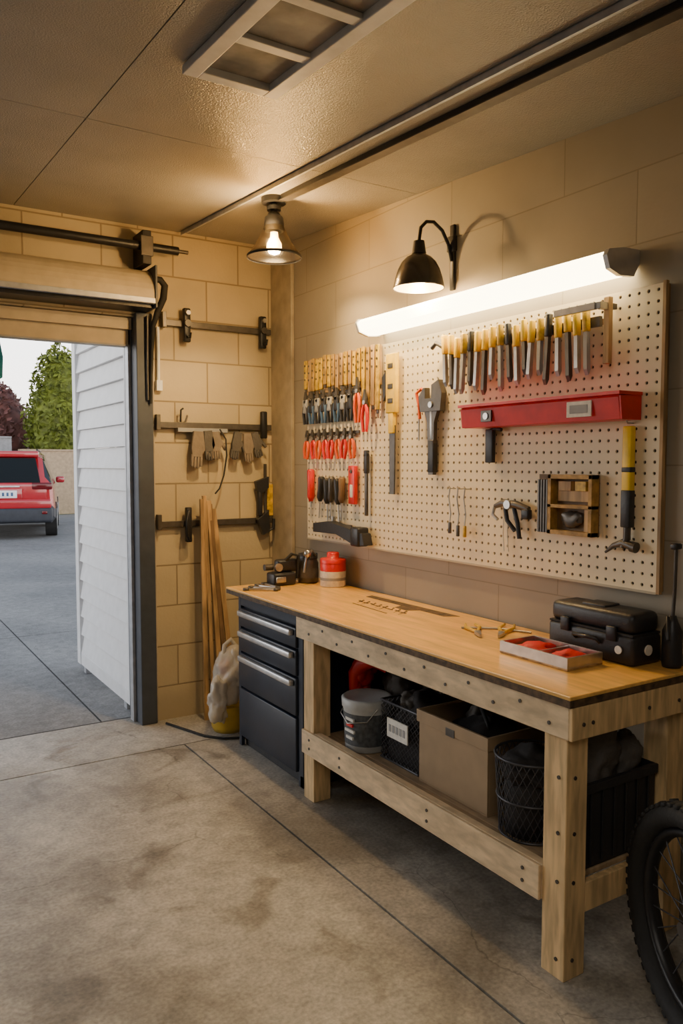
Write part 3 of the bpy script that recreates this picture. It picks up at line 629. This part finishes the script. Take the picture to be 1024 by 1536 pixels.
# red shelf
b=B()
xo=PX-.10
b.box(xo,PX-.001,1.75,2.545,1.70,1.708,M['red']); b.prism([(xo-.012,1.775),(xo-.004,1.79),(xo+.006,1.775),(xo+.006,1.70),(xo,1.70)],1,1.75,2.545,M['red'])
b.box(PX-.008,PX-.001,1.75,2.545,1.70,1.785,M['red'])
b.prism([(xo-.01,1.78),(PX-.001,1.785),(PX-.001,1.70),(xo,1.70)],1,1.742,1.75,M['red']); b.prism([(xo-.01,1.78),(PX-.001,1.785),(PX-.001,1.70),(xo,1.70)],1,2.545,2.553,M['red'])
b.box(xo-.022,PX-.001,1.738,2.556,1.783,1.795,M['red'])
b.box(xo-.016,xo-.010,1.86,1.97,1.715,1.77,M['tape']); b.box(xo-.018,xo-.016,1.875,1.955,1.728,1.757,M['gray']); b.box(xo-.016,xo-.008,2.36,2.42,1.72,1.765,M['dsteel']); b.cyl((xo-.02,2.39,1.742),(xo-.012,2.39,1.742),.014,M['steel'])
b.make('red_tool_shelf',.002)
b=B(); strip(b,2.465,1.555,1.695,.045,M['blackp'],.02); b.tube([(PX-.02,2.465,1.69),(PX-.02,2.43,1.697),(PX-.02,2.40,1.69)],.008,M['blackp']); b.make('putty_knife')
b=B(); strip(b,1.775,1.33,1.68,.036,M['yellow'],.026); strip(b,1.775,1.33,1.46,.038,M['blackp'],.03); strip(b,1.775,1.52,1.54,.039,M['blackp'],.028)
b.tube([(PX-.02,1.775,1.34),(PX-.02,1.775,1.29),(PX-.02,1.79,1.26)],.013,M['dsteel']); b.tube([(PX-.02,1.75,1.265),(PX-.02,1.79,1.275),(PX-.02,1.83,1.262),(PX-.02,1.865,1.235)],[.016,.015,.01,.004],M['dsteel']); b.cyl((PX-.02,1.755,1.265),(PX-.02,1.735,1.262),.019,M['dsteel']); hook(b,1.775,1.69)
b.make('claw_hammer')
# wooden organiser
b=B(); a0,a1,z0,z1=1.91,2.20,1.285,1.51
b.box(PX-.006,PX-.001,a0,a1,z0,z1,M['woodd'])
for (q0,q1,r0,r1) in ((a0,2.12,z1-.016,z1),(a0,2.12,z0,z0+.016),(a0,a0+.016,z0,z1),(2.104,2.12,z0,z1),(a0,2.12,1.385,1.398)): b.box(PX-.045,PX-.006,q0,q1,r0,r1,M['ochre'])
for i in range(5): b.box(PX-.02,PX-.006,2.13+i*.014,2.139+i*.014,z0,z1-.02,M['dsteel'])
b.box(PX-.02,PX-.006,1.94,2.09,1.41,1.45,M['wood']); b.box(PX-.03,PX-.006,1.95,2.0,1.45,1.485,M['yelldk']); b.box(PX-.03,PX-.006,2.02,2.08,1.45,1.485,M['wood']); b.box(PX-.03,PX-.006,1.935,1.955,1.30,1.385,M['wood']); b.lump((PX-.022,2.02,1.34),(.015,.055,.035),M['dsteel'],.4,30,1,sub=3)
b.make('parts_organiser',.001)
b=B()
b.tube([(PX-.02,2.43,1.375),(PX-.025,2.38,1.39),(PX-.025,2.30,1.385),(PX-.02,2.24,1.37)],[.010,.016,.016,.012],M['dsteel']); b.tube([(PX-.025,2.37,1.385),(PX-.03,2.35,1.32),(PX-.025,2.31,1.28)],.009,M['blackp']); b.tube([(PX-.025,2.32,1.38),(PX-.03,2.29,1.31),(PX-.03,2.28,1.25)],.009,M['blackp']); b.tube([(PX-.025,2.43,1.37),(PX-.025,2.44,1.34),(PX-.025,2.41,1.32)],.007,M['steel']); b.cyl((PX-.045,2.34,1.385),(PX-.01,2.34,1.385),.018,M['steel']); b.rbox(PX-.035,PX-.01,2.23,2.27,1.33,1.37,M['blackp'],.006)
b.make('locking_pliers')
b=B()
for y,l in ((2.71,.19),(2.655,.2),(2.61,.2)): hook(b,y,1.44); b.tube([(PX-.03,y,1.445),(PX-.03,y+.008,1.40),(PX-.03,y-.006,1.33),(PX-.03,y,1.44-l+.04)],.0032,M['steel'],6); b.rbox(PX-.036,PX-.024,y-.007,y+.007,1.43-l,1.48-l,M['yelldk'] if y<2.65 else M['dsteel'],.003)
for y in (2.385,2.36): b.tube([(PX-.015,y,1.34),(PX-.015,y+.004,1.27),(PX-.015,y-.004,1.19)],.0022,M['tape'],6)
b.make('hex_key_set')
# ------------------------------------------------------------------ lights
b=B(); ya,yb=1.80,3.33
b.prism([(2.348,2.285),(2.27,2.283),(2.20,2.268),(2.348,2.268)],1,ya,yb,M['gmetal'])
b.prism([(2.20,2.267),(2.185,2.25),(2.20,2.212),(2.25,2.195),(2.31,2.20),(2.33,2.267)],1,ya+.012,yb-.012,M['tube'])
for (q0,q1) in ((ya-.006,ya+.012),(yb-.012,yb+.006)): b.prism([(2.348,2.288),(2.265,2.286),(2.19,2.271),(2.178,2.25),(2.195,2.207),(2.25,2.190),(2.32,2.195),(2.348,2.24)],1,q0,q1,M['handle'])
b.make('fluorescent_fixture')
def shade(b,c,r,h,m,inner,P):
    b.lathe([(0,.0)]+[(r*a,h*z) for a,z in P]+[(r*1.0,-h*1.03),(r*.97,-h*1.0)],c,m,36)
    if inner: b.lathe([(r*.97*a,h*z-.002) for a,z in P[2:]],c,inner,36)
inner=mat('shade_inner',(.55,.45,.32),.3,.3)
P1=[(.30,0),(.36,-.06),(.40,-.16),(.50,-.34),(.68,-.62),(.86,-.84),(1.0,-1.0)]
P2=[(.22,0),(.28,-.05),(.50,-.14),(.68,-.28),(.82,-.48),(.92,-.72),(1.0,-1.0)]
smk=smoked('smoked_shade',(.008,.006,.004),.26)
shm=mat('lamp_shade_metal',(.10,.09,.08),.25,.8)
pc=Vector((1.83,3.53,0)); zc=cz(3.53)
b=B(); b.cyl((pc.x,pc.y,zc-.004),(pc.x,pc.y,zc-.03),.06,M['black'],n=24); b.cyl((pc.x,pc.y,zc-.03),(pc.x,pc.y,zc-.08),.018,M['black']); b.cyl((pc.x,pc.y,zc-.045),(pc.x,pc.y,zc-.065),.035,M['black'],n=18)
b.lathe([(0,0),(.03,0),(.035,-.01),(.046,-.02),(.05,-.05),(.046,-.085)],(pc.x,pc.y,zc-.08),M['black'])
shade(b,(pc.x,pc.y,zc-.13),.134,.155,smk,None,P1)
b.lathe([(.134,-.15),(.1365,-.153),(.137,-.162),(.134,-.164)],(pc.x,pc.y,zc-.13),M['black'],36)
b.lathe([(0,.0),(.018,-.0),(.02,-.025),(.036,-.055),(.038,-.075),(.026,-.10),(0,-.11)],(pc.x,pc.y,zc-.17),M['bulb'],20)
b.make('pendant_lamp')
b=B(); b.rbox(2.335,2.349,2.765,2.795,2.33,2.62,M['black'],.004); b.rbox(2.325,2.348,2.755,2.805,2.50,2.57,M['black'],.005)
b.tube([(2.335,2.78,2.46),(2.315,2.78,2.53),(2.28,2.78,2.585),(2.23,2.78,2.615),(2.19,2.78,2.61),(2.16,2.78,2.58),(2.15,2.78,2.52)],.008,M['black'])
b.cyl((2.15,2.78,2.52),(2.15,2.78,2.465),.024,M['black'],r1=.032)
shade(b,(2.15,2.78,2.47),.112,.15,shm,inner,P2)
b.sph((2.15,2.78,2.36),.034,M['bulb'])
b.make('wall_lamp')
def pl(n,loc,e,col,r=.03):
    l=D.lights.new(n,'POINT'); l.energy=e; l.color=col; l.shadow_soft_size=r; o=D.objects.new(n,l); o.location=loc; C.collection.objects.link(o); return o
WC=(1,.66,.29)
pl('pendant_bulb_light',(pc.x,pc.y,zc-.33),16,WC,.05)
pl('pendant_glow_light',(pc.x-.055,pc.y-.055,zc-.22),72,WC,.02)
pl('wall_bulb_light',(2.15,2.78,2.29),22,WC,.04)
l=D.lights.new('added_fill_light','AREA'); l.shape='RECTANGLE'; l.size=1.6; l.size_y=1.2; l.energy=25; l.color=(1,.91,.79)  # added fill lamp, out of view above the camera, to brighten the room
o=D.objects.new('added_fill_light',l); o.location=(-.3,.1,2.45); o.rotation_euler=(math.radians(6),math.radians(-2),0); C.collection.objects.link(o)
# ------------------------------------------------------------------ bicycle wheel
b=B(); R0=.285; 
b.M=T((1.86,1.19,.327),math.radians(-24))
def ring(R,r,m,n=10,sx=1):
    vs=[];fs=[];S=48
    for i in range(S):
        a=2*math.pi*i/S
        for k in range(n):
            t=2*math.pi*k/n; rr=R+r*math.cos(t); vs.append((r*sx*math.sin(t),rr*math.cos(a),rr*math.sin(a)))
    for i in range(S):
        for k in range(n):
            fs.append((i*n+k,((i+1)%S)*n+k,((i+1)%S)*n+(k+1)%n,i*n+(k+1)%n))
    b.add(vs,fs,m,True)
ring(R0,.036,M['rubber'],12,1.25); ring(R0-.045,.014,M['black'],8,1.6)
base=b.M
for i in range(60):
    a=2*math.pi*i/60; b.M=base@Matrix.Rotation(a,4,'X')
    for s in (-1,0,1):
        if (i+s)%2==0 or s!=0: b.rbox(s*.028-.010,s*.028+.010,-.010,.010,R0+.028-abs(s)*.007,R0+.040-abs(s)*.008,M['rubber'],.002,1)
b.M=base
b.cyl((-.05,0,0),(.05,0,0),.022,M['dsteel']); 
for i in range(24):
    a=2*math.pi*i/24; s=.03*(-1)**i; b.tube([(s,.02*math.cos(a+.8),.02*math.sin(a+.8)),(0,(R0-.05)*math.cos(a),(R0-.05)*math.sin(a))],.0022,M['wire'],5)
b.lathe([(.03,.022),(.075,.022),(.075,.025),(.03,.025)],(0,0,0),M['steel'],24,'x')
b.M=None; b.make('bicycle_wheel')
# ------------------------------------------------------------------ outside
def suv():
    b=B(); MM=T((2.72,17.3,-.012),math.radians(-13))@Matrix.Scale(1.05,4); b.M=MM
    S=[(0.0,.42,1.02,1.10,.86,.84,.78),(.06,.34,1.06,1.30,.92,.90,.74),(.30,.30,1.08,1.66,.95,.92,.70),(.9,.28,1.08,1.73,.96,.93,.70),(2.0,.28,1.06,1.74,.96,.93,.71),(2.9,.28,1.03,1.64,.96,.93,.68),(3.55,.28,1.00,1.10,.96,.91,.72),(4.3,.30,.92,.98,.93,.86,.70),(4.62,.40,.74,.80,.82,.78,.66)]
    rings=[]
    for (y,zb,zl,zr,wl_,wb,wr) in S:
        R=[(wl_*.92,zb),(wl_,zb+.10),(wl_,zb+.28),(wl_*.99,(zb+zl)/2+.1),(wb,zl),(wr+.02,zr-.07),(wr*.9,zr-.015),(0,zr+.01)]
        rings.append([(x,y,z) for x,z in R]+[(-x,y,z) for x,z in R[-2::-1]])
    n=len(rings[0])
    for i in range(len(rings)-1):
        for k in range(n-1):
            kk=min(k,n-2-k)
            m=M['cardark'] if kk<2 else (M['glass'] if (kk==4 and 1<=i<=5) else M['carred'])
            if i==5 and kk>=4: m=M['glass']
            b.add([rings[i][k],rings[i][k+1],rings[i+1][k+1],rings[i+1][k]],[(0,1,2,3)],m,False)
        b.add([rings[i][0],rings[i][-1],rings[i+1][-1],rings[i+1][0]],[(0,1,2,3)],M['cardark'])
    b.add(rings[0],[list(range(n))],M['carred']); b.add(rings[-1],[list(range(n))],M['carred'])
    b.prism([(-.68,1.12),(.68,1.12),(.60,1.60),(-.60,1.60)],1,-.0,.3,M['glass'])
    b.rbox(-.66,.66,.02,.36,1.62,1.74,M['carred'],.03)
    b.rbox(-.90,.90,-.10,.20,.34,.62,M['cardark'],.05,3); b.rbox(-.88,.88,-.07,.2,.60,.80,M['carred'],.05,3)
    b.rbox(-.80,.80,-.02,.15,.78,1.12,M['carred'],.04,3)
    b.rbox(-.34,.34,-.035,.0,.80,1.02,M['carred'],.02); b.rbox(-.25,.25,-.05,-.03,.82,.97,M['plate'],.008)
    for i in range(5): b.box(-.18+.08*i,-.14+.08*i,-.054,-.05,.86,.93,M['blue'])
    b.rbox(-.3,.3,-.045,-.02,1.03,1.06,M['handle'],.006)
    for s in (-1,1):
        b.rbox(min(s*.52,s*.90),max(s*.52,s*.90),-.04,.25,.98,1.12,M['tail'],.03); b.rbox(min(s*.70,s*.80),max(s*.70,s*.80),-.12,-.08,.50,.56,M['tail'],.01)
        b.tube([(s*.62,.35,1.77),(s*.62,2.6,1.76)],.02,M['black']) 
        b.rbox(min(s*.93,s*1.12),max(s*.93,s*1.12),3.0,3.15,1.05,1.2,M['carred'],.04)
        for y in (.85,3.65):
            x0_,x1_=(s*.74,s*.965)
            b.cyl((x0_,y,.35),(x1_,y,.35),.35,M['rubber'],n=28); b.cyl((x1_,y,.35),(x1_+s*.01,y,.35),.22,M['handle'],n=20)
    b.make('suv_car')
suv()
def foliage(name,blobs,m,nl,ls):
    b=B()
    for (c,r) in blobs:
        b.cyl((c[0],c[1],-.02),(c[0],c[1],c[2]),.09,M['trunk'],n=8)
        for i in range(nl):
            d=Vector((random.gauss(0,1),random.gauss(0,1),random.gauss(0,1))).normalized()
            k=random.uniform(.55,1.03)**.5; k*=1+.18*noise.noise(d*2.5+Vector(c))
            tap=1-.35*max(0,d.z)
            p=Vector(c)+Vector((d.x*r[0]*k*tap,d.y*r[1]*k*tap,d.z*r[2]*k))
            p.z=max(p.z,.15)
            u=Vector((random.gauss(0,1),random.gauss(0,1),random.gauss(0,1))).normalized(); w=u.orthogonal().normalized()
            s=ls*random.uniform(.6,1.3)
            b.add([p-u*s,p+w*s*.5,p+u*s,p-w*s*.5],[(0,1,2,3)],m)
        b.lump(c,[x*.8 for x in r],m,.2,1,2,sub=3)
    b.make(name)
foliage('conifer_tree',[((6.2,27.6,2.9),(1.15,1.15,2.7))],M['leafg'],5000,.11)
foliage('conifer_tree',[((9.3,27.8,3.1),(1.3,1.3,2.9))],M['leafg'],4000,.12)
foliage('flowering_tree',[((4.4,30,2.5),(1.7,1.4,2.1)),((2.0,30,2.4),(1.6,1.4,2.0))],M['leafp'],3000,.12)
foliage('flowering_tree',[((-1.4,30,2.5),(1.7,1.4,2.1)),((-5,30,2.6),(1.9,1.4,2.3))],M['leafp'],2500,.12)
b=B(); b.box(4.6,14,25.5,25.7,-.019,1.95,M['bwall']); b.box(4.5,14.1,25.45,25.75,1.95,2.0,M['bwall']); b.make('boundary_wall')
b=B(); b.box(-14,4.4,26.2,26.4,-.019,2.35,M['gwall']); b.box(-14,4.4,26.15,26.45,2.35,2.4,M['gwall']); b.make('garden_fence')
b=B(); b.M=T((.70,4.95,2.12)); 
pts=[(-.10,.2),(.07,.2),(.095,.05),(.09,-.07),(.02,-.12),(-.10,-.10)]
b.prism(pts,1,-.012,.012,M['teal']); b.M=None
b.tube([(.68,4.95,2.30),(.68,4.95,2.36),(.68,4.80,2.39),(.68,4.745,2.39)],.004,M['dsteel']); b.make('hanging_towel',.004)
# world
w=D.worlds.new('evening_sky'); C.scene.world=w; w.use_nodes=True; nt=w.node_tree; bg=nt.nodes['Background']
tc=N(nt,'ShaderNodeTexCoord'); sp=N(nt,'ShaderNodeSeparateXYZ'); nt.links.new(tc.outputs['Generated'],sp.inputs[0])
r=N(nt,'ShaderNodeValToRGB'); r.color_ramp.elements[0].position=0; r.color_ramp.elements[0].color=(1,.90,.80,1); r.color_ramp.elements[1].position=.40; r.color_ramp.elements[1].color=(.16,.19,.235,1)
e=r.color_ramp.elements.new(.18); e.color=(.98,.97,.96,1)
nt.links.new(sp.outputs[2],r.inputs[0]); nt.links.new(r.outputs[0],bg.inputs[0]); bg.inputs[1].default_value=4.6
# camera
cd=D.cameras.new('camera'); cam=D.objects.new('camera',cd); C.collection.objects.link(cam); C.scene.camera=cam
cam.location=(0,0,1.55); cam.rotation_euler=(math.radians(90-3.5),0,math.radians(-32.2)); cd.sensor_width=36; cd.lens=27.66; cd.clip_end=200
